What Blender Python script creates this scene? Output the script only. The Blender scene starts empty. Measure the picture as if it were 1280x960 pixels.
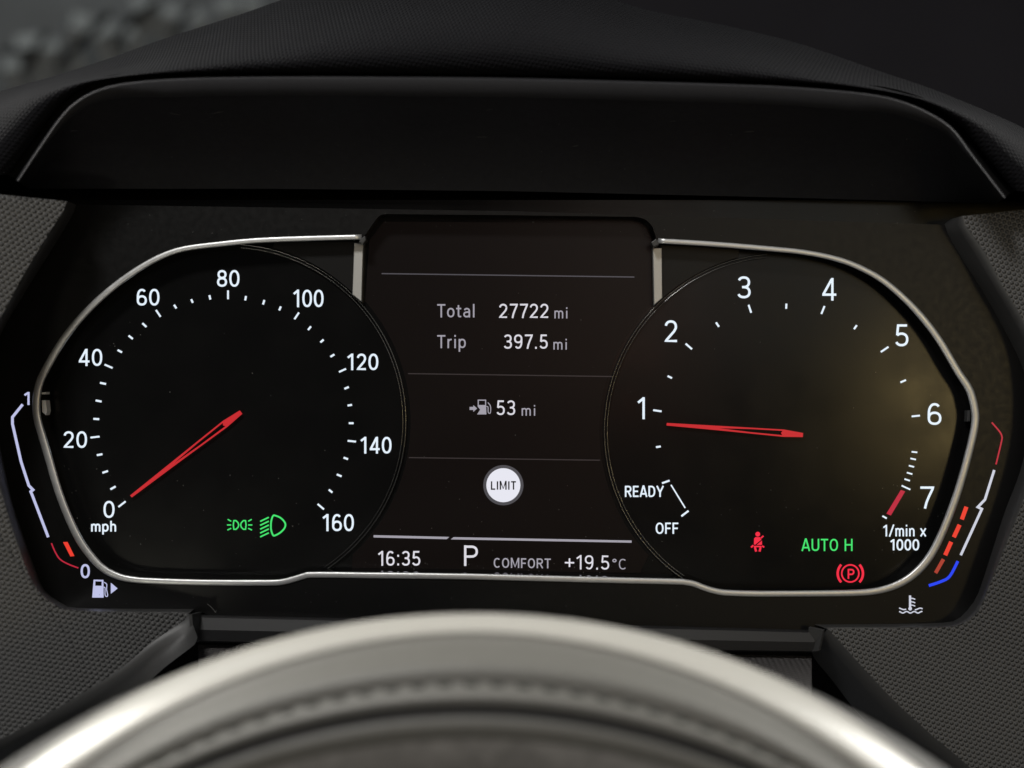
import bpy, bmesh, math, random
from mathutils import Vector, Matrix, geometry
random.seed(7)
R = math.radians
scene = bpy.context.scene
C = scene.collection

# ------------------------------------------------------------------ camera, world, lamps, exposure
D = 0.45            # metres from the lens to the face of the instrument cluster
S = 0.00025         # metres per photograph pixel on that face
cam_d = bpy.data.cameras.new('camera')
cam = bpy.data.objects.new('camera', cam_d); C.objects.link(cam)
cam.location = (0, -D, 0); cam.rotation_euler = (R(90), 0, 0)
cam_d.sensor_width = 36.0
cam_d.lens = 36.0 * D / (1280 * S)
cam_d.clip_start = 0.01; cam_d.clip_end = 50
cam_d.dof.use_dof = True
cam_d.dof.focus_distance = D + 0.004
cam_d.dof.aperture_fstop = cam_d.lens / 8.4
cam_d.dof.aperture_blades = 0
scene.camera = cam

world = bpy.data.worlds.new('World'); scene.world = world
world.use_nodes = True
bg = world.node_tree.nodes['Background']
bg.inputs['Color'].default_value = (0.85, 0.9, 1.0, 1)
bg.inputs['Strength'].default_value = 0.04

def lamp(name, loc, aim, sx, sy, watts, col, spread=180):
    l = bpy.data.lights.new(name, 'AREA'); l.shape = 'RECTANGLE'
    l.size = sx; l.size_y = sy; l.energy = watts; l.color = col; l.spread = R(spread)
    o = bpy.data.objects.new(name, l); C.objects.link(o)
    o.location = loc
    o.rotation_euler = (Vector(aim) - Vector(loc)).to_track_quat('-Z', 'Y').to_euler()
    return o
LAMPS = [
    ('left_side_lamp', (-0.75, -0.02, 0.56), (-0.06, -0.20, -0.10), 0.22, 0.22, 0.85, (1.0, 0.97, 0.90), 34),
    ('right_side_lamp', (0.78, -0.02, 0.56), (0.05, -0.20, -0.10), 0.22, 0.22, 0.80, (1.0, 0.98, 0.92), 34),
    ('front_fill_lamp', (-0.24, -0.72, 0.62), (-0.05, -0.05, -0.05), 0.16, 0.12, 4.2, (1.0, 0.98, 0.95)),  # unseen fill added to brighten the bezels and wheel from the front
    ('warm_cabin_lamp', (0.50, -1.15, -0.01), (0.1, 0, 0), 0.10, 0.12, 0.66, (1.0, 0.74, 0.30)),
    ('low_cabin_lamp', (-0.40, -0.95, -0.34), (-0.05, 0, 0), 0.12, 0.08, 0.6, (1.0, 0.95, 0.78)),
    ('shirt_glow_fill', (0.13, -1.25, 0.07), (0, 0, 0), 0.14, 0.22, 0.10, (1.0, 0.40, 0.22)),  # added reddish light, stands in for the driver's shirt reflected in the glass
    ('rear_fill_lamp', (0.55, -1.7, 0.36), (0, 0, 0), 0.9, 0.6, 1.35, (1.0, 1.0, 0.92)),  # broad unseen fill added behind the lens for the chrome to reflect
    ('stone_fill_lamp', (-0.9, 1.0, 1.5), (-0.45, 1.2, 0.4), 0.4, 0.4, 4.5, (0.95, 1.0, 1.0)),  # fill added to light the stones and ground beyond the hood
]
for a in LAMPS: lamp(*a)

vs = scene.view_settings
vs.view_transform = 'Standard'; vs.look = 'None'; vs.exposure = 0.0; vs.gamma = 1.0
vs.use_curve_mapping = False
scene.render.engine = 'CYCLES'
scene.cycles.use_denoising = True
scene.cycles.max_bounces = 6

# ------------------------------------------------------------------ helpers
def P(px, py, y=0.0):
    """point of the dashboard seen at a photograph pixel when it lies y metres behind the cluster face"""
    k = S * (D + y) / D
    return Vector(((px - 640) * k, y, (480 - py) * k))

def mesh_obj(name, verts, faces, mat, parent=None, smooth=False):
    me = bpy.data.meshes.new(name)
    me.from_pydata([tuple(v) for v in verts], [], faces)
    me.update()
    if smooth:
        for p in me.polygons: p.use_smooth = True
    me.materials.append(mat)
    o = bpy.data.objects.new(name, me); C.objects.link(o)
    if parent is not None: o.parent = parent
    return o

def bm_obj(name, bm, mat, parent=None, smooth=False, recalc=True):
    if recalc: bmesh.ops.recalc_face_normals(bm, faces=bm.faces)
    me = bpy.data.meshes.new(name); bm.to_mesh(me); bm.free()
    if smooth:
        for p in me.polygons: p.use_smooth = True
    me.materials.append(mat)
    o = bpy.data.objects.new(name, me); C.objects.link(o)
    if parent is not None: o.parent = parent
    return o

def lab(o, label): o['label'] = label; return o

def empty(name, loc, label, cat):
    o = bpy.data.objects.new(name, None); C.objects.link(o)
    o.location = loc; o['label'] = label; o['category'] = cat
    o.empty_display_size = 0.01
    return o

def smooth_path(pts, n=6, closed=False):
    """Catmull-Rom through the points"""
    out = []; m = len(pts)
    rng = range(m if closed else m - 1)
    for i in rng:
        if closed: p0, p1, p2, p3 = pts[i-1], pts[i], pts[(i+1) % m], pts[(i+2) % m]
        else: p0, p1, p2, p3 = pts[max(i-1, 0)], pts[i], pts[i+1], pts[min(i+2, m-1)]
        for k in range(n):
            t = k / n; t2 = t*t; t3 = t2*t
            out.append(tuple(0.5*((2*p1[j]) + (-p0[j]+p2[j])*t + (2*p0[j]-5*p1[j]+4*p2[j]-p3[j])*t2 + (-p0[j]+3*p1[j]-3*p2[j]+p3[j])*t3) for j in range(2)))
    if not closed: out.append(tuple(pts[-1]))
    return out

def resample(pts, n):
    d = [0]
    for a, b in zip(pts, pts[1:]): d.append(d[-1] + math.hypot(b[0]-a[0], b[1]-a[1]))
    out = []; j = 0
    for i in range(n):
        t = d[-1]*i/(n-1)
        while j < len(pts)-2 and d[j+1] < t: j += 1
        f = 0 if d[j+1] == d[j] else (t-d[j])/(d[j+1]-d[j])
        out.append((pts[j][0]+(pts[j+1][0]-pts[j][0])*f, pts[j][1]+(pts[j+1][1]-pts[j][1])*f))
    return out

def offset_path(pts, off, closed=False):
    out = []; m = len(pts)
    for i in range(m):
        if closed: a, b = pts[i-1], pts[(i+1) % m]
        else: a, b = pts[max(i-1, 0)], pts[min(i+1, m-1)]
        tx, ty = b[0]-a[0], b[1]-a[1]; l = math.hypot(tx, ty) or 1
        out.append((pts[i][0]-ty/l*off, pts[i][1]+tx/l*off))
    return out

# flat print on a screen: ribbons and filled shapes, in photograph pixels
class Ink:
    def __init__(s): s.v = []; s.f = []
    def ribbon(s, pts, w, closed=False):
        pts = [p for i, p in enumerate(pts) if i == 0 or math.hypot(p[0]-pts[i-1][0], p[1]-pts[i-1][1]) > 1e-4]
        if closed and math.hypot(pts[0][0]-pts[-1][0], pts[0][1]-pts[-1][1]) < 1e-4: pts = pts[:-1]
        m = len(pts); b = len(s.v); h = w/2
        for i in range(m):
            def dirn(a, c):
                dx, dy = c[0]-a[0], c[1]-a[1]; l = math.hypot(dx, dy); return dx/l, dy/l
            if closed: d1 = dirn(pts[i-1], pts[i]); d2 = dirn(pts[i], pts[(i+1) % m])
            else:
                d1 = dirn(pts[i-1], pts[i]) if i else dirn(pts[0], pts[1])
                d2 = dirn(pts[i], pts[i+1]) if i < m-1 else d1
            n1 = (-d1[1], d1[0]); n2 = (-d2[1], d2[0])
            mx, my = n1[0]+n2[0], n1[1]+n2[1]; q = mx*mx+my*my
            k = min(2/q if q > 1e-6 else 1, 1.6) * h
            s.v += [(pts[i][0]+mx*k, pts[i][1]+my*k), (pts[i][0]-mx*k, pts[i][1]-my*k)]
        for i in range(m if closed else m-1):
            j = (i+1) % m
            s.f.append((b+2*i, b+2*j, b+2*j+1, b+2*i+1))
        return s
    def poly(s, pts):
        b = len(s.v); s.v += list(pts)
        for t in geometry.tessellate_polygon([[Vector((x, y, 0)) for x, y in pts]]): s.f.append(tuple(b+i for i in t))
        return s
    def polyhole(s, loops):
        b = len(s.v); s.v += [p for l in loops for p in l]
        for t in geometry.tessellate_polygon([[Vector((x, y, 0)) for x, y in l] for l in loops]): s.f.append(tuple(b+i for i in t))
        return s
    def disc(s, cx, cy, r, n=32, ry=None):
        return s.poly([(cx+r*math.cos(2*math.pi*i/n), cy+(ry or r)*math.sin(2*math.pi*i/n)) for i in range(n)])
    def ring(s, cx, cy, r, w, n=40, ry=None):
        return s.ribbon([(cx+r*math.cos(2*math.pi*i/n), cy+(ry or r)*math.sin(2*math.pi*i/n)) for i in range(n)], w, True)
    def obj(s, name, mat, parent, y, label=None):
        o = mesh_obj(name, [P(x, q, y) for x, q in s.v], s.f, mat, parent)
        # faces look at the driver
        for p in o.data.polygons:
            if p.normal.y > 0: p.flip()
        if label: lab(o, label)
        return o

# ---- a plain narrow grotesque drawn as strokes; cap height 1, baseline 0
def arc(cx, cy, rx, ry, a0, a1, n=14, e=2.25):
    o = []
    for i in range(n+1):
        a = R(a0+(a1-a0)*i/n); c, s_ = math.cos(a), math.sin(a)
        o.append((cx+rx*math.copysign(abs(c)**(2/e), c), cy+ry*math.copysign(abs(s_)**(2/e), s_)))
    return o
h = 0.065
G = {
 '0': (.56, [arc(.28,.5,.215,.435,0,360,28)+['c']]),
 '1': (.44, [[(.30,0),(.30,1)], [(.055,.755),(.28,.935)]]),
 '2': (.56, [arc(.275,.70,.20,.235,172,-12,14)+[(.455,.60),(.40,.49),(.26,.31),(.10,.105),(.075,.065),(.52,.065)]]),
 '3': (.56, [arc(.265,.722,.195,.213,158,-90,14)+[(.20,.51)], [(.20,.51)]+arc(.265,.287,.215,.222,90,-158,14)]),
 '4': (.60, [[(.425,0),(.425,1)], [(.40,.95),(.075,.29),(.075,.265),(.58,.265)]]),
 '5': (.56, [[(.48,.935),(.14,.935),(.105,.50)], arc(.27,.32,.215,.255,138,-155,16)]),
 '6': (.56, [arc(.285,.31,.21,.245,0,360,26)+['c'], arc(.29,.5,.215,.435,48,180,14)+[(.075,.31)]]),
 '7': (.54, [[(.04,.935),(.485,.935),(.47,.86),(.35,.55),(.26,.28),(.205,0)]]),
 '8': (.56, [arc(.28,.735,.185,.20,0,360,26)+['c'], arc(.28,.285,.212,.22,0,360,26)+['c']]),
 '9': (.56, [arc(.275,.69,.21,.245,0,360,26)+['c'], arc(.27,.5,.215,.435,-132,0,14)+[(.485,.69)]]),
 '.': (.22, [[(.11,0),(.11,.14)]]),
 ':': (.24, [[(.12,.02),(.12,.16)], [(.12,.60),(.12,.74)]]),
 '+': (.58, [[(.29,.16),(.29,.76)], [(.0,.46),(.58,.46)]]),
 '/': (.40, [[(.02,-.02),(.38,1.02)]]),
 ' ': (.26, []),
 'T': (.54, [[(.0,.935),(.54,.935)], [(.27,0),(.27,.935)]]),
 'o': (.52, [arc(.26,.36,.195,.295,0,360,24)+['c']]),
 't': (.36, [[(.15,.92),(.15,.20),(.165,.11),(.21,.07),(.33,.065)], [(.0,.66),(.33,.66)]]),
 'a': (.50, [arc(.245,.45,.165,.205,155,0,10)+[(.41,0)], [(.41,.40),(.25,.40)]+arc(.225,.225,.165,.165,90,270,10)+[(.28,.06),(.41,.13)]]),
 'l': (.20, [[(.10,0),(.10,1)]]),
 'r': (.34, [[(.09,0),(.09,.70)], arc(.29,.42,.20,.235,180,85,8)]),
 'i': (.20, [[(.10,0),(.10,.70)], [(.10,.86),(.10,1.0)]]),
 'p': (.52, [[(.085,-.27),(.085,.70)], arc(.27,.36,.185,.295,0,360,24)+['c']]),
 'm': (.76, [[(.085,0),(.085,.70)], arc(.235,.46,.15,.20,180,0,10)+[(.385,0)], arc(.535,.46,.15,.20,180,0,10)+[(.685,0)]]),
 'n': (.50, [[(.085,0),(.085,.70)], arc(.25,.44,.165,.22,180,0,10)+[(.415,0)]]),
 'h': (.50, [[(.085,0),(.085,1)], arc(.25,.44,.165,.22,180,0,10)+[(.415,0)]]),
 'x': (.48, [[(.03,0),(.45,.70)], [(.45,0),(.03,.70)]]),
 'R': (.58, [[(.075,0),(.075,1)], [(.075,.935),(.30,.935)]+arc(.31,.715,.19,.22,90,-90,12)+[(.075,.495)], [(.30,.48),(.53,0)]]),
 'E': (.50, [[(.075,0),(.075,1)], [(.075,.935),(.49,.935)], [(.075,.51),(.45,.51)], [(.075,.065),(.49,.065)]]),
 'A': (.62, [[(.04,0),(.29,.97),(.33,.97),(.58,0)], [(.13,.28),(.49,.28)]]),
 'D': (.60, [[(.075,.065),(.075,.935),(.26,.935)]+arc(.26,.5,.265,.435,90,-90,16)+[(.075,.065)]]),
 'Y': (.60, [[(.03,1),(.30,.42)], [(.57,1),(.30,.42)], [(.30,.45),(.30,0)]]),
 'O': (.64, [arc(.32,.5,.25,.435,0,360,30)+['c']]),
 'F': (.48, [[(.075,0),(.075,1)], [(.075,.935),(.47,.935)], [(.075,.49),(.43,.49)]]),
 'U': (.60, [[(.075,1),(.075,.35)]+arc(.30,.33,.225,.265,180,360,14)+[(.525,1)]]),
 'H': (.62, [[(.075,0),(.075,1)], [(.545,0),(.545,1)], [(.075,.51),(.545,.51)]]),
 'C': (.60, [arc(.32,.5,.25,.435,48,312,24)]),
 'M': (.76, [[(.075,0),(.075,.97),(.10,.97),(.38,.12),(.66,.97),(.685,.97),(.685,0)]]),
 'L': (.48, [[(.075,1),(.075,.065),(.47,.065)]]),
 'I': (.20, [[(.10,0),(.10,1)]]),
 'P': (.56, [[(.075,0),(.075,1)], [(.075,.935),(.29,.935)]+arc(.30,.695,.20,.24,90,-90,12)+[(.075,.455)]]),
 'd': (.30, [arc(.15,.83,.11,.11,0,360,18)+['c']]),     # degree sign
}
def write(ink, text, x0, x1, ytop, ybase, w=None, gap=.10, slope=0.0):
    """text fitted between x0 and x1 and from cap height to baseline, pixels; w = stroke"""
    hgt = ybase - ytop
    adv = sum(G[c][0] for c in text) + gap*(len(text)-1)
    kx = (x1-x0)/adv; w = w or hgt*.135
    x = 0
    for c in text:
        gw, strokes = G[c]
        for st in strokes:
            closed = st[-1] == 'c'
            pts = [(x0+(x+p[0])*kx, ybase - p[1]*hgt + slope*((x+p[0])*kx)) for p in (st[:-1] if closed else st)]
            if closed: pts = pts[:-1]
            ink.ribbon(pts, w, closed)
        x += gw + gap
    return ink

# ------------------------------------------------------------------ materials
def new_mat(name):
    m = bpy.data.materials.new(name); m.use_nodes = True
    return m, m.node_tree, m.node_tree.nodes['Principled BSDF']
def node(nt, t, **kw):
    n = nt.nodes.new(t)
    for k, v in kw.items(): setattr(n, k, v)
    return n
def plain(name, col, rough=.5, metal=0.0, spec=.5, noise=0.0, nscale=400, bump=0.0, coat=0.0, rvar=0.0):
    m, nt, b = new_mat(name)
    b.inputs['Base Color'].default_value = (*col, 1); b.inputs['Roughness'].default_value = rough
    b.inputs['Metallic'].default_value = metal; b.inputs['Specular IOR Level'].default_value = spec
    b.inputs['Coat Weight'].default_value = coat
    tc = node(nt, 'ShaderNodeTexCoord'); nz = node(nt, 'ShaderNodeTexNoise')
    nz.inputs['Scale'].default_value = nscale; nz.inputs['Detail'].default_value = 4
    nt.links.new(tc.outputs['Object'], nz.inputs['Vector'])
    if noise:
        mp = node(nt, 'ShaderNodeMapRange'); mp.inputs['To Min'].default_value = 1-noise; mp.inputs['To Max'].default_value = 1+noise
        nt.links.new(nz.outputs['Fac'], mp.inputs['Value'])
        mx = node(nt, 'ShaderNodeVectorMath', operation='SCALE'); mx.inputs[0].default_value = col
        nt.links.new(mp.outputs[0], mx.inputs['Scale']); nt.links.new(mx.outputs[0], b.inputs['Base Color'])
    if rvar:
        n2 = node(nt, 'ShaderNodeTexNoise'); n2.inputs['Scale'].default_value = nscale*.08; n2.inputs['Detail'].default_value = 6
        nt.links.new(tc.outputs['Object'], n2.inputs['Vector'])
        m2 = node(nt, 'ShaderNodeMapRange'); m2.inputs['From Min'].default_value = .3; m2.inputs['From Max'].default_value = .7
        m2.inputs['To Min'].default_value = rough-rvar; m2.inputs['To Max'].default_value = rough+rvar
        nt.links.new(n2.outputs['Fac'], m2.inputs['Value']); nt.links.new(m2.outputs[0], b.inputs['Roughness'])
    if bump:
        bp = node(nt, 'ShaderNodeBump'); bp.inputs['Strength'].default_value = bump; bp.inputs['Distance'].default_value = .0002
        nt.links.new(nz.outputs['Fac'], bp.inputs['Height']); nt.links.new(bp.outputs[0], b.inputs['Normal'])
    return m
def glow(name, col, strength=1.0):
    m, nt, b = new_mat(name)
    b.inputs['Base Color'].default_value = (.006, .006, .006, 1); b.inputs['Roughness'].default_value = .28; b.inputs['Specular IOR Level'].default_value = .2
    b.inputs['Emission Color'].default_value = (*col, 1); b.inputs['Emission Strength'].default_value = strength
    return m
def grained(name, col, pitch, depth, rough, rot=0.0, strength=1.0, sx=1.0, spec=.45, ky=0.0):
    """moulded plastic with a staggered lattice of small raised dots"""
    m, nt, b = new_mat(name)
    b.inputs['Base Color'].default_value = (*col, 1); b.inputs['Roughness'].default_value = rough
    b.inputs['Specular IOR Level'].default_value = spec
    tc = node(nt, 'ShaderNodeTexCoord')
    dn = node(nt, 'ShaderNodeTexNoise'); dn.inputs['Scale'].default_value = 9; dn.inputs['Detail'].default_value = 2
    nt.links.new(tc.outputs['Object'], dn.inputs['Vector'])
    wob = node(nt, 'ShaderNodeVectorMath', operation='MULTIPLY_ADD')
    wob.inputs[1].default_value = (pitch*1.2,)*3
    nt.links.new(dn.outputs['Color'], wob.inputs[0]); nt.links.new(tc.outputs['Object'], wob.inputs[2])
    acc = None
    for k in range(3):
        a = R(60*k) + rot
        dp = node(nt, 'ShaderNodeVectorMath', operation='DOT_PRODUCT')
        q = 2*math.pi/pitch*1.1547
        dp.inputs[1].default_value = (math.cos(a)*q*sx, math.sin(a)*q*ky, math.sin(a)*q)
        nt.links.new(wob.outputs[0], dp.inputs[0])
        c = node(nt, 'ShaderNodeMath', operation='COSINE'); nt.links.new(dp.outputs['Value'], c.inputs[0])
        if acc is None: acc = c
        else:
            s_ = node(nt, 'ShaderNodeMath', operation='ADD'); nt.links.new(acc.outputs[0], s_.inputs[0]); nt.links.new(c.outputs[0], s_.inputs[1]); acc = s_
    mr = node(nt, 'ShaderNodeMapRange', interpolation_type='SMOOTHSTEP'); mr.inputs['From Min'].default_value = -1.2; mr.inputs['From Max'].default_value = 2.6
    nt.links.new(acc.outputs[0], mr.inputs['Value'])
    bp = node(nt, 'ShaderNodeBump'); bp.inputs['Strength'].default_value = strength; bp.inputs['Distance'].default_value = depth
    nt.links.new(mr.outputs[0], bp.inputs['Height']); nt.links.new(bp.outputs[0], b.inputs['Normal'])
    # worn variation of gloss
    n2 = node(nt, 'ShaderNodeTexNoise'); n2.inputs['Scale'].default_value = 60; n2.inputs['Detail'].default_value = 5
    nt.links.new(tc.outputs['Object'], n2.inputs['Vector'])
    m2 = node(nt, 'ShaderNodeMapRange'); m2.inputs['To Min'].default_value = rough-.1; m2.inputs['To Max'].default_value = rough+.1
    nt.links.new(n2.outputs['Fac'], m2.inputs['Value']); nt.links.new(m2.outputs[0], b.inputs['Roughness'])
    return m

M = {}
M['glass'] = plain('dark_screen_glass', (.005, .005, .005), .21, spec=.2, rvar=.03, nscale=900)
M['fascia'] = plain('satin_black_fascia', (.0045, .0045, .0045), .36, spec=.24, bump=.05, nscale=6000, rvar=.04)
M['wall'] = plain('gloss_black_recess', (.006, .006, .006), .38, spec=.4)
M['ledge'] = plain('mirror_black_ledge', (.004, .004, .004), .03, spec=.6)
M['corner'] = plain('black_corner_panel', (.007, .007, .007), .38, spec=.25, bump=.05, nscale=4000)
M['void'] = plain('void_black', (.003, .003, .003), .9, spec=.1)
M['chrome'] = plain('satin_chrome', (.70, .71, .71), .40, metal=.75, bump=.04, nscale=5000, rvar=.05)
M['tab'] = plain('brushed_silver', (.55, .55, .53), .45, metal=.85, noise=.08, nscale=2500)
M['ring'] = plain('gloss_black_ring', (.16, .16, .155), .2, metal=.9)
M['hood'] = plain('matt_black_hood', (.018, .018, .021), .50, spec=.35, noise=.35, nscale=500, bump=.12, rvar=.06)
M['lip'] = plain('matt_black_lip', (.022, .022, .025), .65, spec=.2, noise=.2, nscale=1200, bump=.12)
M['cover'] = grained('grained_hood_cover', (.0072, .0072, .009), .00130, .00030, .85, rot=.35, spec=.12)
M['grain'] = grained('grained_dash_plastic', (.105, .105, .105), .00152, .00075, .40, rot=.26)
M['grainlow'] = grained('grained_column_plastic', (.09, .085, .085), .0020, .0007, .5, rot=0, ky=1.2)
M['edge'] = plain('smooth_dash_plastic', (.055, .055, .055), .45, noise=.1, nscale=1500, bump=.06)
M['bar'] = plain('smooth_trim_bar', (.021, .021, .022), .5, noise=.1, nscale=1500, bump=.06)
M['lea'] = plain('smooth_rim_leather', (.090, .088, .081), .44, spec=.45, noise=.12, nscale=700, bump=.35)
M['leashine'] = plain('rim_leather_highlight', (.25, .244, .225), .38, spec=.6, noise=.08, nscale=700, bump=.04)  # lighter leather colour paints the highlight along the rim
M['leaperf'] = plain('dark_rim_leather', (.17, .165, .16), .5, spec=.4, noise=.5, nscale=260, bump=.8)
M['groove'] = plain('rim_groove', (.02, .02, .02), .7)
M['stitch'] = plain('grey_thread', (.034, .034, .031), .7)
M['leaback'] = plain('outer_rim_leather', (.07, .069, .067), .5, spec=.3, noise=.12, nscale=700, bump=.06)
M['white'] = glow('numeral_white', (.80, .90, 1.0), 1.0)
M['white2'] = glow('display_white', (.72, .70, .76), 1.0)
M['grey'] = glow('display_grey', (.36, .34, .39), 1.0)
M['dim'] = glow('display_dim_line', (.075, .070, .080), 1.0)
M['dim2'] = glow('display_faint_line', (.035, .028, .028), 1.0)
M['lav'] = glow('gauge_lavender', (.52, .54, .80), 1.0)
M['lavl'] = glow('gauge_white', (.62, .64, .74), 1.0)
M['red'] = glow('needle_red', (.56, .022, .028), 1.0)
M['redbar'] = glow('redline_red', (.50, .02, .05), 1.0)
M['redline'] = glow('scale_red', (.48, .02, .045), 1.0)
M['redseg'] = glow('segment_red', (.85, .05, .03), 1.0)
M['redseg2'] = glow('segment_faint_red', (.40, .05, .03), 1.0)
M['warn'] = glow('warning_red', (.92, .025, .06), 1.0)
M['green'] = glow('indicator_green', (.06, .78, .16), 1.0)
M['blue'] = glow('scale_blue', (.02, .06, .90), 1.0)
M['badge'] = glow('badge_white', (.80, .80, .88), 1.0)
M['badgering'] = glow('badge_grey', (.075, .072, .080), 1.0)
M['ink'] = plain('badge_ink', (.01, .01, .012), .5)
M['centre'] = glow('centre_screen_backlight', (.0018, .0010, .0008), 1.0)
M['centre'].node_tree.nodes['Principled BSDF'].inputs['Base Color'].default_value = (.005, .004, .004, 1)
M['dust'] = plain('dust', (.17, .17, .16), .9)
M['glint'] = plain('pale_glint', (.85, .85, .83), .3)
M['stone'] = plain('pale_stone', (.33, .34, .33), .8, noise=.4, nscale=30, bump=.5)
M['yard'] = plain('grey_ground', (.16, .165, .165), .9, noise=.4, nscale=14)

# ------------------------------------------------------------------ background beyond the hood
def slab(name, quad, thick, mat, parent=None):
    n = (quad[1]-quad[0]).cross(quad[3]-quad[0]).normalized()*thick
    v = list(quad)+[q+n for q in quad]
    bm = bmesh.new(); bv = [bm.verts.new(p) for p in v]
    for f in ((0,1,2,3),(7,6,5,4),(0,4,5,1),(1,5,6,2),(2,6,7,3),(3,7,4,0)): bm.faces.new([bv[i] for i in f])
    return bm_obj(name, bm, mat, parent)
YB = 1.25
g = slab('ground', [P(-900, 700, YB+.02), P(300, 200, YB+.02), P(900, -200, YB+.35), P(-500, -500, YB+.35)], .01, M['yard'])
g['kind'] = 'structure'
stones = empty('stone_edging', P(100, 110, YB), 'blurred row of pale stone blocks with dark joints, beyond the hood at upper left', 'stones')
for (cx, cy, w, hh, a, t) in [(33,52,26,15,-8,.9),(16,80,26,12,-4,.9),(54,78,24,14,5,.85),(101,27,22,18,15,.95),(131,38,28,15,-12,.75),
                              (93,65,17,11,-10,.55),(167,41,15,12,-8,.6),(178,4,24,14,0,.8),(213,14,22,12,8,.7),(133,56,13,8,0,.4),
                              (60,58,22,13,-20,.35),(205,30,20,14,-35,.35),(245,20,16,12,-20,.5),(285,6,24,12,-10,.4),(315,4,18,10,0,.3)]:
    ca, sa = math.cos(R(a)), math.sin(R(a)); q = []
    for ux, uy in ((-1,1),(1,1),(1,-1),(-1,-1)):
        dx, dy = ux*w*.6*random.uniform(.85,1.1), uy*hh*.6*random.uniform(.85,1.1)
        q.append(P(cx+dx*ca-dy*sa, cy+dx*sa+dy*ca, YB-.02+.03*(-uy)))
    o = slab('stone', q, -.03, M['stone'], None)
    o.data.transform(Matrix.Translation(-stones.location)); o.parent = stones

for (ax, ay, bx, by, w) in [(28,92,58,46,5),(72,84,138,20,6),(140,60,160,30,4),(158,34,196,4,6),(212,44,240,14,5),(0,64,40,66,4)]:
    dx, dy = bx-ax, by-ay; l = math.hypot(dx, dy); nx, ny = -dy/l*w/2, dx/l*w/2
    o = slab('joint', [P(ax+nx, ay+ny, YB-.07), P(bx+nx, by+ny, YB-.04), P(bx-nx, by-ny, YB-.04), P(ax-nx, ay-ny, YB-.07)], .01, M['void'])
    o.data.transform(Matrix.Translation(-stones.location)); o.parent = stones

# ------------------------------------------------------------------ dashboard round the cluster
dash = empty('dashboard', P(640, 860, -.02), 'black grained dashboard with curved hood framing the instrument cluster', 'dashboard')
def put(o, root):
    """keep world coordinates when the mesh was written in them"""
    o.data.transform(Matrix.Translation(-root.location)); o.parent = root
    return o

def loft(name, rows, mat, root, smooth=True, closed=False):
    n = len(rows[0]); v = [p for r in rows for p in r]; f = []
    for i in range(len(rows)-1):
        for j in range(n if closed else n-1):
            k = (j+1) % n
            f.append((i*n+j, i*n+k, (i+1)*n+k, (i+1)*n+j))
    bm = bmesh.new(); bv = [bm.verts.new(p) for p in v]
    for q in f: bm.faces.new([bv[i] for i in q])
    return put(bm_obj(name, bm, mat, None, smooth), root)

# hood: the underside panel, its lip and the grained cover rolling over it
hood_edge = smooth_path([(22,226),(45,191),(75,148),(97.5,126),(127.5,111),(169,103),(240,98.5),(360,97),(500,97.5),(640,99),(800,103),(900,106),(987,109.5),(1077,117),(1122,125.6),(1160,141),(1190,161),(1216,195),(1256,247)], 6)
NH = 120
he = resample(hood_edge, NH)
bottom = resample([(36,236),(340,236),(640,239),(900,245),(1246,254)], NH)
lip_in = []
for i, (a, b) in enumerate(zip(he, bottom)):
    t = i/(NH-1); w = 23*min(1, math.sin(math.pi*t)*1.9)
    dx, dy = b[0]-a[0], b[1]-a[1]; l = math.hypot(dx, dy) or 1
    lip_in.append((a[0]+dx/l*min(w, l*.3), a[1]+dy/l*min(w, l*.3)))
YL = -.034
loft('hood_lip', [[P(*p, YL+.010) for p in offset_path(he, -3)], [P(*p, YL+.002) for p in offset_path(he, -1.2)], [P(*p, YL) for p in he], [P(*p, YL-.0012) for p in offset_path(he, 1.5)], [P(*p, YL+.0045) for p in lip_in]], M['lip'], dash)
rows = []
for k in range(9):
    t = k/8
    rows.append([P(a[0]+(b[0]-a[0])*t, a[1]+(b[1]-a[1])*t, (YL+.006)*(1-t)+(.002)*t + .004*math.sin(math.pi*t)) for a, b in zip(lip_in, bottom)])
loft('hood_panel', rows, M['hood'], dash)
# specks of dust and a few light scuffs on the panel
sv = []; sf = []
for k in range(70):
    i = random.randrange(6, NH-6); t = random.uniform(.08, .95)
    x = lip_in[i][0]+(bottom[i][0]-lip_in[i][0])*t; y = lip_in[i][1]+(bottom[i][1]-lip_in[i][1])*t
    yy = (YL+.006)*(1-t)+.002*t+.004*math.sin(math.pi*t)-.0005
    rx = random.uniform(.3, .7) if k > 7 else random.uniform(4, 14); ry = random.uniform(.3, .7) if k > 7 else .3
    a0 = random.uniform(-.25, .25); b0 = len(sv)
    for m in range(6):
        q = (rx*math.cos(m*1.047), ry*math.sin(m*1.047))
        sv.append(P(x+q[0]*math.cos(a0)-q[1]*math.sin(a0), y+q[0]*math.sin(a0)+q[1]*math.cos(a0), yy))
    sf.append(tuple(range(b0, b0+6)))
put(mesh_obj('hood_dust', sv, sf, plain('pale_scuff', (.07, .07, .072), .8)), dash)['kind'] = 'stuff'
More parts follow.
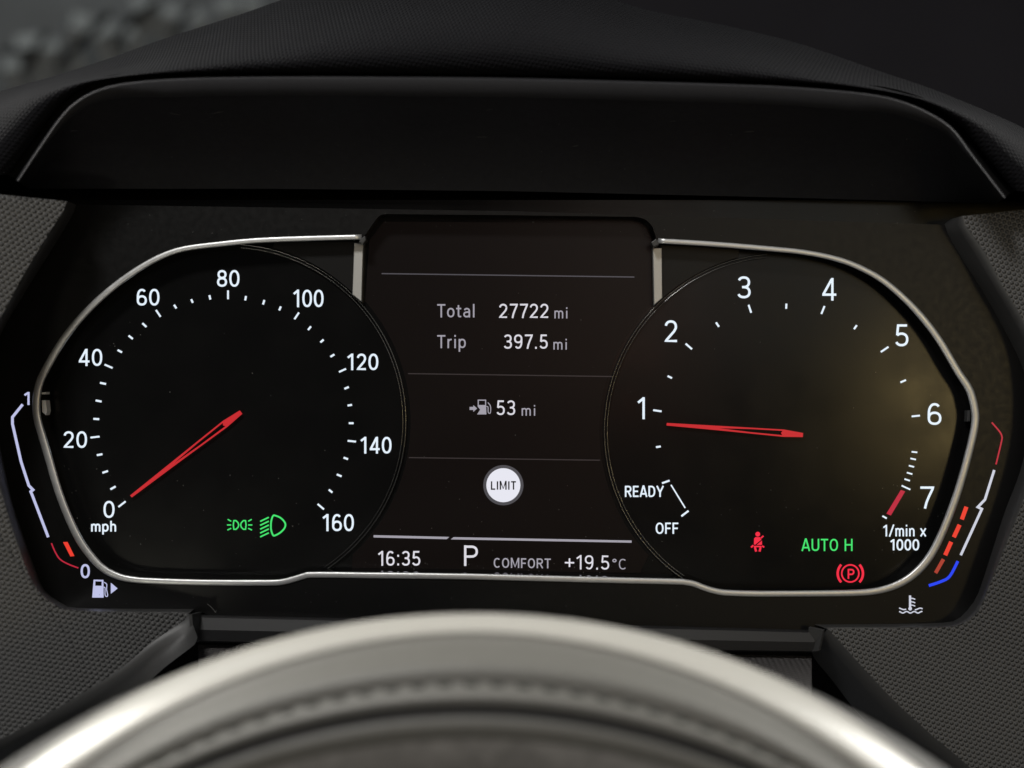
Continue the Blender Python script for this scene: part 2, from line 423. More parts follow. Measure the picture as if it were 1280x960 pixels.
# black sheet behind panel and cluster, its colour giving the gap's shade
put(slab('backing_panel', [P(-150, 200, .03), P(1430, 215, .03), P(1430, 900, .03), P(-150, 900, .03)], .002, M['void']), dash)
gap_o = []
for i, p in enumerate(he):
    t = i/(NH-1); gap_o.append(5 + 10*(abs(t-.5)*2)**3)
inner = []
off = offset_path(he, -1)
for i in range(NH):
    dx, dy = off[i][0]-he[i][0], off[i][1]-he[i][1]
    inner.append((he[i][0]+dx*gap_o[i], he[i][1]+dy*gap_o[i]))
sil = resample(smooth_path([(-230,236),(-150,190),(-60,138),(0,114),(60,97),(130,75),(200,50),(300,18),(380,-8),(520,-34),(640,-40),(740,-12),(800,10),(912,33),(987,51),(1040,68),(1100,89),(1175,115),(1280,160),(1400,225),(1500,262)], 6), NH)
loft('gap_shade', [[P(*p, YL+.0095) for p in offset_path(he, -1)], [P(p[0]*1.0, p[1], YL+.0095) for p in [(h_[0]+(q[0]-h_[0])*1.5, h_[1]+(q[1]-h_[1])*1.5) for h_, q in zip(he, inner)]]], M['void'], dash)  # black strip closing the gap behind the lip, shade put into its colour
rows = [[P(*p, YL+.030) for p in inner], [P(*p, YL+.006) for p in inner]]
for k in range(1, 11):
    t = k/10
    rows.append([P(a[0]+(b[0]-a[0])*t, a[1]+(b[1]-a[1])*t, YL+.004+.055*t**2.0-.006*math.sin(math.pi*min(1,t*1.4))) for a, b in zip(inner, sil)])
rows.append([P(b[0], b[1]+6, YL+.12) for b in sil]); rows.append([P(b[0], b[1]+40, YL+.3) for b in sil])
loft('hood_cover', rows, M['cover'], dash)
# dark top of the dash behind the hood on the right
put(slab('dash_top', [P(560, 260, .45), P(1700, 420, .40), P(1700, -260, .60), P(560, -260, .60)], -.01, plain('dark_dash_top', (.017,.0155,.020), .95, noise=.3, nscale=12)), dash)

# bezels: grained face, smooth reveal towards the cluster, chamfered ridge below
def yl(px): return -.010 + .36*(min(px, 250)-250)*S
def yr(px): return -.005 - .11*(max(px, 1010)-1010)*S
def bezel(name, yf, outline, reveal_face, reveal_in, ridge_face, ridge_low, yin, label):
    tri = geometry.tessellate_polygon([[Vector((x, y, 0)) for x, y in outline]])
    bm = bmesh.new(); bv = [bm.verts.new(P(x, y, yf(x))) for x, y in outline]
    for t in tri:
        try: bm.faces.new([bv[i] for i in t])
        except ValueError: pass
    for f in bm.faces:
        f.normal_update()
        if f.normal.y > 0: f.normal_flip()
    o = put(bm_obj(name, bm, M['grain'], None, recalc=False), dash); lab(o, label)
    def strip(nm, a, b, yb):
        a = resample(smooth_path(a, 5), 60); b = resample(smooth_path(b, 5), 60)
        rws = []
        for k in range(6):
            t = k/5; e = math.sin(t*math.pi/2)
            rws.append([P(p[0]+(q[0]-p[0])*t, p[1]+(q[1]-p[1])*t, yf(p[0])-.0006*math.sin(math.pi*min(1, t*2.5)) + (yb-yf(p[0]))*(t**1.5)) for p, q in zip(a, b)])
        s_ = loft(nm, rws, M['edge'], dash)
        s_.parent = o; s_.matrix_parent_inverse = Matrix.Identity(4)
        return s_
    strip('reveal', reveal_face, reveal_in, .0012)
    strip('ridge', ridge_face, ridge_low, yin)
    return o
lf = [(83,251.5),(80,262),(45,317),(15,370),(-18,440),(-24,520),(0,610),(15,660),(34,714),(49,740),(67,755),(94,763),(236,767)]
lfs = smooth_path(lf[1:], 5)
ridge_l = [(236,767),(228,777),(190,803),(142,842),(60,892),(0,925),(-120,985),(-260,1060)]
bezel('bezel', yl, [lf[0]]+lfs+smooth_path(ridge_l, 4)[1:]+[(-300,1060),(-300,232),(0,243)],
      lf, [(96,256),(93,266),(62,317),(32,365),(0,420),(-12,455),(-10,515),(0,556),(15,625),(32,677),(44,710),(56,738),(80,755),(105,760),(243,761)],
      ridge_l, [(247,797),(243,806),(205,835),(160,875),(80,925),(15,962),(-100,1030),(-240,1105)], -.0165, 'left dashboard bezel with dotted grain, lit brighter')
rf = [(1203,270),(1206,281),(1230,314),(1252,355),(1280,402),(1298,450),(1300,540),(1280,622),(1257,682),(1237,732),(1224,762),(1208,777),(1180,784),(1034,786)]
rfs = smooth_path(rf[1:], 5)
ridge_r = [(1034,786),(1045,797),(1080,836),(1122,880),(1165,919),(1212,959),(1300,1040),(1400,1130)]
bezel('bezel', yr, [rf[0]]+rfs+smooth_path(ridge_r, 4)[1:]+[(1600,1130),(1600,240),(1280,262)],
      rf, [(1188,274),(1179,283),(1198,320),(1225,362),(1255,415),(1277,460),(1286,500),(1284,545),(1274,590),(1254,642),(1232,712),(1219,748),(1202,768),(1178,778),(1016,780)],
      ridge_r, [(1014,814),(1020,826),(1040,850),(1075,895),(1120,940),(1170,985),(1260,1060),(1360,1150)], .014, 'right dashboard bezel with dotted grain, in shade')
# bevelled end facets of the two ridges
put(slab('ridge_end', [P(236,768,-.0135), P(248,765,-.004), P(246,803,-.002), P(238,792,-.0125)], -.001, M['edge']), dash)
put(slab('ridge_end', [P(1013,783,-.004), P(1031,787,-.0075), P(1026,812,-.007), P(1013,814,-.002)], -.001, M['edge']), dash)
# trim bar under the cluster, and the column cover beneath it
ta = resample([(246,770),(600,778),(1018,789)], 40); tb = resample([(246,801),(600,808),(1018,814)], 40)
loft('trim_bar', [[P(x, y-3, .004) for x, y in ta], [P(x, y, -.0035) for x, y in ta], [P(x, y+2, -.0045) for x, y in ta], [P(x, y*.45+q*.55, -.0055) for (x, y), (_, q) in zip(ta, tb)],
                  [P(x, y, -.0045) for x, y in tb], [P(x, y+1.5, .006) for x, y in tb]], M['bar'], dash, smooth=False)
loft('column_cover', [[P(x, 806+t*14, .001) for x, t in [(248+i*18.25, i/42) for i in range(43)]], [P(x, 818+t*12, -.007) for x, t in [(248+i*18.25, i/42) for i in range(43)]],
                      [P(x, 850+t*8, -.026) for x, t in [(248+i*18.25, i/42) for i in range(43)]], [P(x, 960, -.07) for x, t in [(248+i*18.25, i/42) for i in range(43)]]], M['grainlow'], dash)

# ------------------------------------------------------------------ instrument cluster
clu = empty('instrument_cluster', P(640, 768, 0), 'lit instrument cluster with two dials and dark centre display behind the wheel', 'instrument cluster')
YS = .0075                       # the display lies this far behind the face
def part(o): return put(o, clu)
def sub(o, p):
    o.data.transform(Matrix.Translation(-clu.location)); o.parent = p
    return o
trim_l = smooth_path([(452,296.2),(385,298),(322,300.5),(275,305),(232.5,310.5),(205,319),(175,335),(140,360),(107.5,390),(82.5,420),(62.5,452),(50,477),(45.5,500),(46.5,522),(54,549),(62.5,578),(72.5,612),(85,645),(100,676),(117,699),(131,712),(147,720),(163,724),(190,726.2),(260,728.2),(335,728.4),(352,727.5),(365,724.5),(380,720),(392,718.4),(460,719),(580,720.5),(660,722.5),(760,725),(845,727),(858,728),(868,730),(881,735),(895,739),(912,741.2),(960,742.2),(1060,741.3),(1095,738.7),(1120,731.5),(1141,719),(1160,699),(1175,672),(1192,630),(1204,592),(1213.5,556),(1218.5,532),(1219,516),(1215,496),(1209,482),(1197,464),(1172.5,423),(1145,388),(1110,355.5),(1080,337),(1047.5,324.2),(1005,315.4),(957,310.5),(890,305),(822.5,301)], 5)
TOP = smooth_path([(821,300),(818,290),(814,281),(806,274),(795,271)], 4)+[(640,269),(482,267.5)]+smooth_path([(482,267.5),(474,270),(466,280),(457,293)], 3)[1:]
hole = trim_l + TOP
hole_in = hole
outer = [(-80,250),(90,255.5),(640,264),(1185,281),(1215,285),(1330,440),(1345,560),(1250,790),(1015,788),(900,785),(640,779),(262,770),(255,766),(70,770),(-60,600)]
bm = bmesh.new()
allp = outer+hole_in
bv = [bm.verts.new(P(x, y, 0)) for x, y in allp]
for t in geometry.tessellate_polygon([[Vector((x, y, 0)) for x, y in outer], [Vector((x, y, 0)) for x, y in hole_in]]):
    try: bm.faces.new([bv[i] for i in t])
    except ValueError: pass
for f in bm.faces:
    f.normal_update()
    if f.normal.y > 0: f.normal_flip()
fascia = part(bm_obj('fascia', bm, M['fascia'], None, recalc=False))
# top edge of the fascia and walls of the recess
n = len(hole_in); kk = D/(D+YS+.001); kk = kk + (1-kk)*.45
v = [P(x, y, 0) for x, y in hole_in]+[P(640+(x-640)*kk, 480+(y-480)*kk, YS+.001) for x, y in hole_in]
bm = bmesh.new(); bv = [bm.verts.new(p) for p in v]
for i in range(n):
    j = (i+1) % n
    bm.faces.new((bv[i], bv[j], bv[n+j], bv[n+i]))
rec = part(bm_obj('recess_wall', bm, M['wall'], None, smooth=False))
seg = [p for p in trim_l if 398 < p[0] < 846 and p[1] > 600]
lf_ = [P(x, y-2.4, .0004) for x, y in seg]; lb_ = [P(x, y-9.0, YS-.00005) for x, y in seg]; lu_ = [p-Vector((0, 0, .0008)) for p in lf_]
bm = bmesh.new(); R1 = [[bm.verts.new(p) for p in r_] for r_ in (lu_, lf_, lb_)]
for i in range(2):
    for j in range(len(seg)-1): bm.faces.new((R1[i][j], R1[i][j+1], R1[i+1][j+1], R1[i+1][j]))
part(bm_obj('glossy_ledge', bm, M['ledge'], None))
# display glass closing the recess
g0 = part(slab('display_glass', [P(-10, 250, YS), P(1280, 250, YS), P(1280, 770, YS), P(-10, 770, YS)], .001, M['glass']))

def tube(name, pts3, rad, mat, parent=None, seg=10, flat=1.0, cap=True):
    """round bar through the points lying in planes of constant y"""
    n = len(pts3); v = []; f = []
    for i, p in enumerate(pts3):
        a = pts3[max(i-1, 0)]; b = pts3[min(i+1, n-1)]
        t = (b-a).normalized(); nrm = Vector((-t.z, 0, t.x)).normalized()
        r = rad(i/(n-1)) if callable(rad) else rad
        for k in range(seg):
            an = 2*math.pi*k/seg
            ca, sa = math.cos(an), math.sin(an); ca = math.copysign(abs(ca)**.7, ca); sa = math.copysign(abs(sa)**.7, sa)
            v.append(p+nrm*(r*ca)+Vector((0, -1, 0))*(r*flat*sa))
    for i in range(n-1):
        for k in range(seg):
            q = (k+1) % seg
            f.append((i*seg+k, i*seg+q, (i+1)*seg+q, (i+1)*seg+k))
    if cap: f += [tuple(range(seg)), tuple(reversed(range((n-1)*seg, n*seg)))]
    bm = bmesh.new(); bv = [bm.verts.new(p) for p in v]
    for q in f: bm.faces.new([bv[i] for i in q])
    return bm_obj(name, bm, mat, parent, True)
N = len(trim_l)
def trim_r(t):
    s_ = min(t, 1-t)                # thin along the top, fuller down the sides
    return S*(3.3 + 1.5*min(1, max(0, (s_-.06)/.10)) - .95*max(0, min(1, (s_-.30)/.06)))
trim = part(tube('chrome_trim', [P(x, y, -.0002) for x, y in trim_l], trim_r, M['chrome'], None, 16, .6))
lab(trim, 'thin satin chrome outline running round both dials')
def prism(name, pts, y0, y1, mat, bev=.0002):
    bm = bmesh.new(); a = [bm.verts.new(P(x, y, y0)) for x, y in pts]; b = [bm.verts.new(P(x, y, y0)+Vector((0, y1-y0, 0))) for x, y in pts]
    m = len(pts)
    bm.faces.new(a); bm.faces.new(list(reversed(b)))
    for i in range(m): bm.faces.new((a[i], b[i], b[(i+1) % m], a[(i+1) % m]))
    if bev:
        bmesh.ops.recalc_face_normals(bm, faces=bm.faces)
        bmesh.ops.bevel(bm, geom=[e for e in bm.edges if all(v_ in a for v_ in e.verts)], offset=bev, segments=2, affect='EDGES', profile=.5)
    return bm_obj(name, bm, mat)
LC = (285.8, 526.9, 221.5); RC = (977.2, 539.0, 221.8)
def carc(c, a0, a1, n=60, dr=0):
    return [(c[0]+(c[2]+dr)*math.cos(R(a0+(a1-a0)*i/n)), c[1]+(c[2]+dr)*math.sin(R(a0+(a1-a0)*i/n))) for i in range(n+1)]
part(prism('corner_panel', carc(LC, -76, -44, 24, 2)+[(443,374),(444,302),(344,302.5)], YS-.0022, YS-.0002, M['corner'], 0))
part(prism('corner_panel', carc(RC, -104, -133.5, 24, 2)+[(826,306.5),(924,309.5)], YS-.0022, YS-.0002, M['corner'], 0))
lab(part(prism('silver_tab', [(442.5,303),(454,304.5),(452,377.5),(440.3,368)], YS-.0035, YS-.0004, M['tab'])), 'bright silver tab beside the left dial')
lab(part(prism('silver_tab', [(816,310),(827.5,309.5),(828,372.5),(817.5,381.5)], YS-.0035, YS-.0004, M['tab'])), 'darker silver tab beside the right dial')
for pts, l in (([(450.5,298.5),(456.5,294),(457.5,300),(454,305),(448,303)], 'left trim end joint'), ([(814,303),(820,298),(823,302),(824,306),(817,309)], 'right trim end joint')):
    part(prism('trim_joint', pts, -.0008, .004, M['edge'], .0003))
# small pale pieces standing in for glints on the recess side walls
part(prism('wall_glint', [(52,500),(57,500.5),(58.5,514),(57,519),(52.5,515)], .001, .005, M['glint'], .0002))
part(prism('wall_glint', [(52,490.5),(57,490),(57,493),(52,493)], .001, .005, M['glint'], .0001))
part(prism('wall_glint', [(1209.5,513),(1213.5,513),(1213,527),(1209,527)], .003, .006, M['edge'], .0002))
# centre display panel between the two dials
cpoly = [(462,300),(480,277),(800,279),(813,300),(815,384)]+carc(RC, -136.5, -223, 40, 6)+[(800,716),(640,714),(440,712)]+carc(LC, 47, -41.5, 40, 6)
cd = Ink().poly(cpoly).obj('centre_display', M['centre'], None, YS-.0001); part(cd)
lab(cd, 'dark centre display showing mileage, range and clock')

YI = YS-.0003
def ink_sub(ink, name, mat, parent, label=None, y=None):
    return sub(ink.obj(name, M[mat], None, YI if y is None else y, label), parent)
def text(parent, s_, x0, x1, yt, yb, mat='white', name='numeral', w=None, gap=.10, slope=0.0, y=None, label=None):
    return ink_sub(write(Ink(), s_, x0, x1, yt, yb, w, gap, slope), name, mat, parent, label, y)

# dials: a fine double ring with ticks, numerals, needle, lamps
def dial(name, c, a0, a1, label):
    bm = bmesh.new()
    for dr, rad in ((0, .00030), (-3.6, .00024)):
        pts = carc(c, a0, a1, 90, dr); seg = 8; rows_ = []
        for i, p in enumerate(pts):
            a = R(a0+(a1-a0)*i/90); ctr = P(p[0], p[1], YS-.0008)
            rows_.append([bm.verts.new(ctr+Vector((math.cos(a), 0, -math.sin(a)))*(rad*math.cos(2*math.pi*k/seg))+Vector((0, -1, 0))*(rad*1.6*math.sin(2*math.pi*k/seg))) for k in range(seg)])
        for i in range(90):
            for k in range(seg): bm.faces.new((rows_[i][k], rows_[i][(k+1) % seg], rows_[i+1][(k+1) % seg], rows_[i+1][k]))
    o = part(bm_obj(name, bm, M['ring'], None, True)); return lab(o, label)
speed = dial('speedometer', LC, -86, 56, 'left dial, speedometer from 0 to 160 mph')
tach = dial('tachometer', RC, -95, -236, 'right dial, rev counter from OFF to 7')

major = [((285,363),(285,374)),((195,387.5),(200.7,396)),((130.7,455.7),(140.7,460)),((113,547),(124.5,545.7)),((148,633.7),(157,626.7)),((373.7,390.7),(368,399)),((432.5,461),(423.7,465)),((434.5,551),(445,552)),((397,630),(405,636.7))]
minor = [((217.5,381),(220.5,385.5)),((239,374),(241,378.5)),((261.7,369),(263,374.5)),((307.5,370),(306.5,375.5)),((330.5,375),(328.7,380.7)),((351,383),(349,388)),
 ((147,437.5),(152.5,440.5)),((160.7,419.5),(166,423.7)),((178,404),(183,408.7)),((125,478.5),(132.5,480)),((119.5,500.5),(127,502)),((116.7,523.5),(124,524)),
 ((121,569),(128,567.7)),((128,591),(135,588.7)),((138,611.7),(144.5,608)),((388.7,408),(385,412.5)),((404.5,424.5),(400.5,428)),((418,443),(413,446)),
 ((436,483.7),(430.5,486)),((440,506),(434.5,507)),((442,529),(436,529)),((429.5,572),(435,574)),((421,593),(427,595.5)),((411,612),(415.5,615.7))]
for a, b in major: ink_sub(Ink().ribbon([a, b], 2.3), 'tick_mark', 'white', speed)
for a, b in minor: ink_sub(Ink().ribbon([a, b], 2.5), 'tick_mark', 'white', speed)
for s_, x0, x1, yt, yb in [('80',271,299.5,337.5,358.5),('60',170.5,199.5,361,382),('40',98,128,436,457.5),('20',79,109,539,560),('0',129,143.5,626,647.5),
                           ('100',366,404.5,362,384),('120',433.5,473,442,462.7),('140',450,489.5,546,567),('160',402.5,442.5,642.5,664)]:
    text(speed, s_, x0, x1, yt, yb, w=2.65)
text(speed, 'mph', 113.5, 145.5, 651, 664.5, name='unit_text', w=2.1)
tt = [((816.5,512.7),(827,514.2),2.3),((834.5,470),(840,472.7),2.4),((857,429.5),(865,436.5),2.4),((895,403),(898.7,408.5),2.5),((935.7,381),(939,391),2.4),((983,379.5),(982.7,386),2.4),
 ((1030.7,382.5),(1026.7,392.5),2.4),((1071,406.5),(1067.5,411.5),2.5),((1110.7,433.5),(1101,440),2.4),((1132.5,475),(1125.5,478),2.4),((1139.5,520.5),(1150,519.5),2.3),((820,559),(826,558),2.4),
 ((827.5,604),(837,600.7),2.4),((851.7,645.3),(860.7,638.5),2.4),((1139.5,564.7),(1146.7,565.5),2),((1138,573),(1145,574.5),2),((1136,582),(1142.7,583.7),2),((1133.5,590.7),(1140.5,592.7),2),((1130.5,598.7),(1137.5,601),2),((1127,607),(1138,612),2),((1103,645),(1108.5,648),2.2)]
for a, b, w in tt: ink_sub(Ink().ribbon([a, b], w), 'tick_mark', 'white', tach)
ink_sub(Ink().ribbon([(838.7,606),(856.5,635)], 1.7), 'scale_line', 'white', tach)
ink_sub(Ink().poly([(1126,612.3),(1131.5,614.3),(1113.5,644.5),(1108,642)]), 'redline_bar', 'redbar', tach, 'red bar below the 7')
for s_, x0, x1, yt, yb in [('1',796,808.5,496.5,524),('2',830,847.5,400,428),('3',921,939.5,345,373.3),('4',1027,1046,347.5,375.8),('5',1118,1136.5,405,433.3),('6',1158.5,1177.5,503.5,531.5),('7',1149,1168,607.7,635.8)]:
    text(tach, s_, x0, x1, yt, yb, w=3.0)
text(tach, '1/min x', 1103.5, 1157.5, 656, 670.5, name='unit_text', w=1.9)
text(tach, '1000', 1112.5, 1149, 674, 688, name='unit_text', w=2.1)
text(tach, 'READY', 781, 829.5, 607.3, 621.2, name='scale_text', w=2.0)
text(tach, 'OFF', 819.5, 848, 653.3, 667.3, name='scale_text', w=2.0)
text(tach, 'AUTO H', 1002, 1066, 673.5, 688.8, 'green', 'indicator_light', 1.9, label='green AUTO H indicator')

# needles: flat red blades, forked towards the hub; written along +u from tip to hub
def needle(tip, hub, parent, label, flip=1):
    L = math.hypot(hub[0]-tip[0], hub[1]-tip[1]); ux, uy = (hub[0]-tip[0])/L, (hub[1]-tip[1])/L
    def T(u, q): return (tip[0]+ux*u*L-uy*q*flip, tip[1]+uy*u*L+ux*q*flip)
    out = [T(0,-1.6),T(.42,-3.3),T(.86,-5.0),T(1.0,-2.6),T(1.0,2.6),T(.86,4.2),T(.42,2.6),T(0,1.6)]
    hl = [T(.38,-.2),T(.62,-2.3),T(.85,-3.2),T(.84,-.4),T(.85,2.2),T(.62,1.5)]
    ink = Ink().polyhole([out, hl])
    o = ink.obj('needle', M['red'], None, YI-.0012)
    bm = bmesh.new(); bm.from_mesh(o.data)
    r = bmesh.ops.extrude_face_region(bm, geom=list(bm.faces))
    for e in r['geom']:
        if isinstance(e, bmesh.types.BMVert): e.co.y += .0005
    bmesh.ops.recalc_face_normals(bm, faces=bm.faces); bm.to_mesh(o.data); bm.free()
    lab(o, label); sub(o, parent)
    # raised ridge ends by the hub, slightly brighter
    return o
needle((163.6,620.5), (301,515.2), speed, 'red forked needle resting at zero mph')
needle((833.5,530.3), (1003.8,543.8), tach, 'red forked needle just under the 1 mark')

# lamps of the speedometer
k = Ink()
for sx in (1, -1):
    def X(x): return 299.6 + sx*(x-299.6)
    k.ribbon([(X(p[0]), p[1]) for p in [(292.3,650.8),(295,650.8),(297.6,653.5),(298.4,656.2),(297.6,659),(295,661.6),(292.3,661.6),(291.6,656.2)]], 1.6, True)
    for a, b in (((284.6,649.2),(289,651.6)),((283.8,656.2),(289,656.2)),((284.2,662.6),(289,660.3))): k.ribbon([(X(a[0]), a[1]), (X(b[0]), b[1])], 1.5)
ink_sub(k, 'indicator_light', 'green', speed, 'small green side lights icon')
k = Ink().ribbon(smooth_path([(341.5,644.6),(345,644.8),(350.5,647.2),(355.2,651.8),(356.8,656.2),(355.2,660.8),(350.5,665.6),(345,668.8),(341.5,669.2),(339,663),(338.6,657),(339.2,650.5)], 4, True), 2.1, True)
for i in range(5): k.ribbon([(325.2,651.8+4.85*i),(336,646.6+4.85*i)], 1.8)
ink_sub(k, 'indicator_light', 'green', speed, 'larger green low beam headlight icon')
# lamps of the tachometer
k = Ink().disc(947.2, 667.7, 3.0, 20)
k.poly([(944,671.5),(950,671.5),(951.8,674.5),(943.6,681.2),(942.3,680),(942.6,673.2)]).poly([(952.4,675.6),(952.6,681),(945.6,681.3)])
k.ribbon([(951.2,672.6),(954.3,669.8)], 1.9).ribbon([(938.8,684.2),(941.8,681.6)], 2.2).ribbon([(952.6,682.4),(955.3,684)], 2.0)
k.poly([(942.6,682.2),(951.8,682.2),(952,684),(942.4,684)]).ribbon([(943.6,684),(945.2,689.4)], 2.7).ribbon([(950.8,684),(949.4,689.4)], 2.7)
ink_sub(k, 'indicator_light', 'warn', tach, 'red seat belt reminder icon of a seated figure')
k = Ink().ring(1062.9, 716.8, 10.7, 1.9)
k.ribbon(arc(1062.9, 716.8, 15.8, 15.8, 136, 224, 14, 2), 3.0).ribbon(arc(1062.9, 716.8, 15.8, 15.8, -44, 44, 14, 2), 3.0)
write(k, 'P', 1059.4, 1068, 711.2, 723.5, 2.0)
ink_sub(k, 'indicator_light', 'warn', tach, 'red parking brake P icon in brackets')

# centre display
text(cd, 'Total', 546.5, 594, 380, 396.8, 'grey', 'display_text', 1.9)
text(cd, '27722', 623.5, 686, 379.6, 397.6, 'white2', 'display_text', 2.1)
text(cd, 'mi', 692.5, 710, 384.2, 398, 'grey', 'display_text', 1.6, .16)
text(cd, 'Trip', 546.5, 582.5, 418.7, 435.2, 'grey', 'display_text', 1.9)
text(cd, '397.5', 629.5, 685, 418, 436, 'white2', 'display_text', 2.1)
text(cd, 'mi', 691.2, 709.3, 423.5, 437, 'grey', 'display_text', 1.6, .16)
text(cd, '53', 620.3, 644.5, 500.3, 519, 'white2', 'display_text', 2.1)
text(cd, 'mi', 651.5, 669.8, 506.3, 519.6, 'grey', 'display_text', 1.6, .16)
ink_sub(Ink().ribbon([(477,342),(793,346.3)], 1.5), 'divider_line', 'dim', cd)
ink_sub(Ink().ribbon([(510,467),(765,470.7)], 1.4), 'divider_line', 'dim2', cd)
ink_sub(Ink().ribbon([(511,572),(750,575.3)], 1.4), 'divider_line', 'dim2', cd)
k = Ink().poly([(587,508.6),(591.6,508.6),(591.6,506.4),(596.4,510.6),(591.6,514.8),(591.6,512.4),(587,512.4)])
k.ribbon([(597.8,500.2),(607,500.2),(607,506.9),(597.8,506.9)], 1.3, True)
k.poly([(597.2,507),(607.6,507),(608,518),(596.4,518),(600.2,512),(597.2,508.2)])
k.ribbon(smooth_path([(608,508),(610,509),(610.2,515),(611.8,516.6),(613.2,515),(613,507.5),(609.8,503.2)], 4), 1.1)
ink_sub(k, 'display_icon', 'grey', cd, 'fuel pump icon with arrow beside the range')
bd = ink_sub(Ink().ring(629.2, 606.5, 23.2, 3.9, 48), 'limit_badge', 'badgering', cd, 'round white LIMIT badge with grey rim')
def deeper(ink, name, mat, y): return sub(ink.obj(name, M[mat], None, y), cd)
deeper(Ink().disc(629.2, 606.5, 21.3, 48), 'badge_face', 'badge', YI)
deeper(write(Ink(), 'LIMIT', 613.6, 645, 601.6, 612.1, 1.75, .14), 'badge_text', 'ink', YI-.0001)
ink_sub(Ink().poly([(467,668.9),(561.5,671.1),(558.5,674),(467,671.8)]), 'status_line', 'grey', cd)
ink_sub(Ink().poly([(567,671.4),(789.5,675.6),(789.5,678.4),(563.5,674.2)]), 'status_line', 'grey', cd)
text(cd, '16:35', 472, 525.7, 688.6, 707.2, 'white2', 'status_text', 2.2)
text(cd, 'P', 579, 598, 681.7, 707.4, 'white2', 'status_text', 2.9)
text(cd, 'COMFORT', 617, 688.5, 697.4, 709.6, 'grey', 'status_text', 1.7, .12, .012)
text(cd, '+19.5', 706, 762, 693.6, 711.6, 'white2', 'status_text', 2.0, .10, .012)
text(cd, 'dC', 765.5, 783.5, 698.4, 712, 'grey', 'status_text', 1.4, .14)

# fuel gauge and temperature gauge, printed light on the fascia
YF = -.0002
fu = Ink().ribbon([(28.3,505.5),(15.5,521.5),(15.6,530),(26.3,577),(36,607),(41.2,612.3),(38.4,614.5),(40.5,619.5),(60.3,671.5)], 3.4)
fuel = part(fu.obj('fuel_gauge', M['lav'], None, YF, 'fuel gauge scale at far left with one red segment lit'))
text(fuel, '1', 29.5, 38.5, 490, 506.2, 'lav', 'numeral', 2.6, y=YF)
text(fuel, '0', 100.8, 112.3, 705.3, 722.6, 'lav', 'numeral', 2.7, y=YF)
ink_sub(Ink().ribbon(smooth_path([(64.3,679),(69,690),(75,699),(85,705),(98,710)], 5), 1.7), 'reserve_line', 'redline', fuel, y=YF)
ink_sub(Ink().poly([(78.8,677.6),(84.4,677.4),(93,695),(88,695.6)]), 'level_segment', 'redseg', fuel, y=YF)
k = Ink().polyhole([[(117,724.6),(129.3,724.8),(129.6,747),(115.2,747)],[(119.2,726.6),(127.2,726.8),(127,732.3),(119,732.1)]])
k.ribbon(smooth_path([(129.5,734),(131.3,735),(131.3,743.5),(133.2,745.6),(134.6,744),(133.2,736.5),(133.4,730.5),(130.2,727.8)], 4), 1.1)
k.poly([(138.5,728.4),(147,735.6),(138.5,742.2)])
ink_sub(k, 'pump_icon', 'lav', fuel, y=YF)
te = Ink().ribbon([(1242.8,587.5),(1231.2,624.5),(1222.3,633.8),(1227.3,636.3),(1201,694)], 3.2)
temp = part(te.obj('temperature_gauge', M['lavl'], None, YF, 'coolant gauge scale at far right, red above and blue below'))
ink_sub(Ink().ribbon(smooth_path([(1239.7,528),(1249.5,539.5),(1252.3,545.5),(1251.8,552),(1245,580.5)], 4), 1.9), 'hot_line', 'redline', temp, y=YF)
ink_sub(Ink().ribbon(smooth_path([(1197.3,701.5),(1187,720.5),(1176,727),(1161,732)], 4), 3.6), 'cold_line', 'blue', temp, y=YF)
for i, (a, b) in enumerate([((1208,633.5),(1202.3,649.3)),((1199.5,656),(1192.3,671.5)),((1189,677.3),(1181.5,694)),((1179.3,699),(1169.5,716.2))]):
    ink_sub(Ink().ribbon([a, b], 5.2 if i < 3 else 4.6), 'level_segment', 'redseg' if i < 3 else 'redseg2', temp, y=YF)
k = Ink().ribbon([(1137.6,744.3),(1137.6,759.5)], 2.7).disc(1137.7, 760.8, 2.3, 16)
for yy in (748.2,752.6,756.7): k.ribbon([(1138.9,yy-.4),(1141.5,yy),(1144,yy+1)], 1.4)
def wave(x0, x1, y, per, ph): return [(x0+(x1-x0)*i/24, y+1.0*math.sin(2*math.pi*((x1-x0)*i/24)/per+ph)) for i in range(25)]
k.ribbon(wave(1123.8,1132.6,761,14,-1.2), 1.5).ribbon(wave(1143.5,1153.2,761.2,13,1.4), 1.5).ribbon(wave(1124,1153,765.3,9.5,-1.4), 1.5)
ink_sub(k, 'coolant_icon', 'lavl', temp, y=YF)

# dust and one hair on the glass
v = []; f = []
def speck(px, py, r, y):
    b = len(v); a = random.random()*6
    for i in range(5):
        q = r*random.uniform(.6, 1.2); v.append(P(px+q*math.cos(a+i*1.2566), py+q*math.sin(a+i*1.2566), y))
    f.append(tuple(range(b, b+5)))
for i in range(150):
    speck(random.uniform(75, 1180), random.choice([random.uniform(330, 700), random.uniform(600, 715)]), random.uniform(.25, .7), YI-.0014)
for i in range(40): speck(random.uniform(430, 860), random.uniform(700, 716), random.uniform(.25, .6), YI-.0014)
for i in range(90): speck(random.uniform(120, 1180), random.choice([random.uniform(262, 296), random.uniform(735, 768)]), random.uniform(.2, .5), -.0003)
b = len(v)
dust = part(mesh_obj('dust', v, f, M['dust'])); dust['kind'] = 'stuff'
o = Ink().ribbon(smooth_path([(259,755),(263,758),(267,762),(269,765.5),(270.5,762.5)], 5), .5).obj('hair', M['dust'], None, -.0003)
part(o)

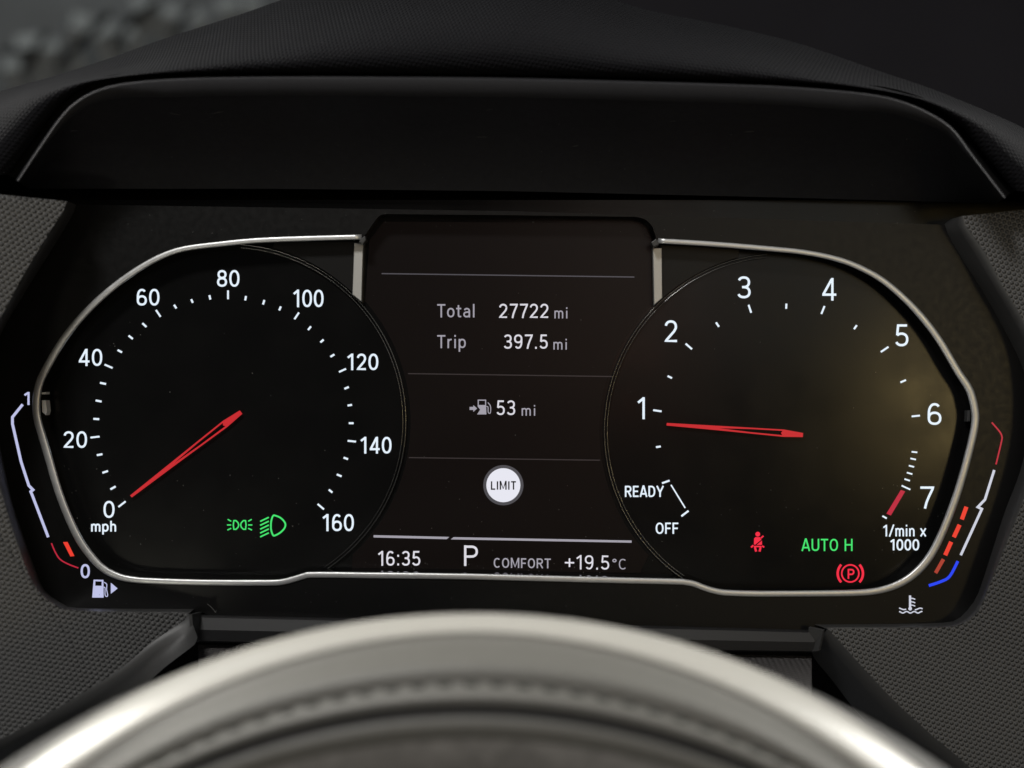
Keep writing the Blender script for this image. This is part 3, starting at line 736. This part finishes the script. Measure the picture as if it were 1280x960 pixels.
# ------------------------------------------------------------------ steering wheel in front
TILT = R(20); RW = .153; RT = .0210
u = Vector((0, math.sin(TILT), math.cos(TILT))); nn = Vector((0, -math.cos(TILT), math.sin(TILT))); sx = Vector((1, 0, 0))
top = Vector((-.0085, -.130, (480-769)*S*(D-.130)/D))
PSI0 = R(11)
ctr = top - u*RW - (u*math.cos(PSI0)+nn*math.sin(PSI0))*RT
wheel = empty('steering_wheel', ctr, 'grey leather steering wheel rim, blurred in the foreground', 'steering wheel')
def rimpt(th, psi, r):
    e = u*math.cos(th)+sx*math.sin(th); ph = R(psi)+PSI0
    return ctr + e*RW + (e*math.cos(ph)+nn*math.sin(ph))*r
def shift(th, ps):
    """slides the painted highlight band inwards away from the crown, as a reflection moves"""
    k = min(1, abs(th)/36)**1.6
    kn = [(-200,0),(-70,0),(-5,45),(36,30),(81,4),(100,0),(260,0)]
    for (a, va), (b, vb) in zip(kn, kn[1:]):
        if a <= ps <= b: return k*(va+(vb-va)*(ps-a)/(b-a))
    return 0
def band(name, prof, mat, parent, th0=-180, th1=180, n=240, fine=1):
    rows_ = [[rimpt(R(th0+(th1-th0)*i/n), ps + shift(th0+(th1-th0)*i/n, ps), RT*r) for i in range(n+1)] for ps, r in prof]
    return loft(name, rows_, mat, wheel) if parent is wheel else None
def prof(a, b, fn, n): return [(a+(b-a)*i/n, fn(a+(b-a)*i/n)) for i in range(n+1)]
rim = band('rim', prof(36, 81, lambda p: 1.0+.020*math.exp(-((p-60)/6)**2)+.014*math.exp(-((p-78)/5)**2)-.022*math.exp(-((p-70)/4)**2), 28), M['lea'], wheel)
lab(rim, 'smooth grey leather rim face with stitched seam')
hb = band('highlight_band', [(-5,.99),(-4.5,1.012),(0,1.02),(8,1.028),(16,1.03),(25,1.032),(33,1.035),(35.5,1.025),(36.2,.99)], M['leashine'], wheel)
lab(hb, 'pale outer band of the rim, the highlight put into its colour')
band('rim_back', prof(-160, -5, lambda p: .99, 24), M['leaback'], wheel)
band('groove', [(81,1.0),(82.5,.955),(85,.93),(87.5,.955),(89,1.0)], M['groove'], wheel)
band('inner_leather', prof(89, 101, lambda p: 1.0+.022*math.sin(math.pi*(p-89)/12), 8), M['lea'], wheel)
band('grip_leather', prof(101, 200, lambda p: .995+.006*math.sin(p), 30), M['leaperf'], wheel)
# stitches along the seam
st_me = None
for i in range(-26, 27):
    th = R(i*2.02); pt = 70+shift(i*2.02, 70); c_ = rimpt(th, pt, RT*.972); d_ = (rimpt(th+.01, pt, RT)-rimpt(th-.01, pt, RT)).normalized()
    if st_me is None:
        bm = bmesh.new(); bmesh.ops.create_uvsphere(bm, u_segments=8, v_segments=6, radius=1)
        bmesh.ops.scale(bm, vec=(.0019, .0007, .0009), verts=bm.verts)
        st_me = bpy.data.meshes.new('stitch'); bm.to_mesh(st_me); bm.free(); st_me.materials.append(M['stitch'])
    o = bpy.data.objects.new('stitch', st_me); C.objects.link(o); o.parent = rim
    o.location = c_-ctr; o.rotation_euler = d_.to_track_quat('X', 'Z').to_euler()
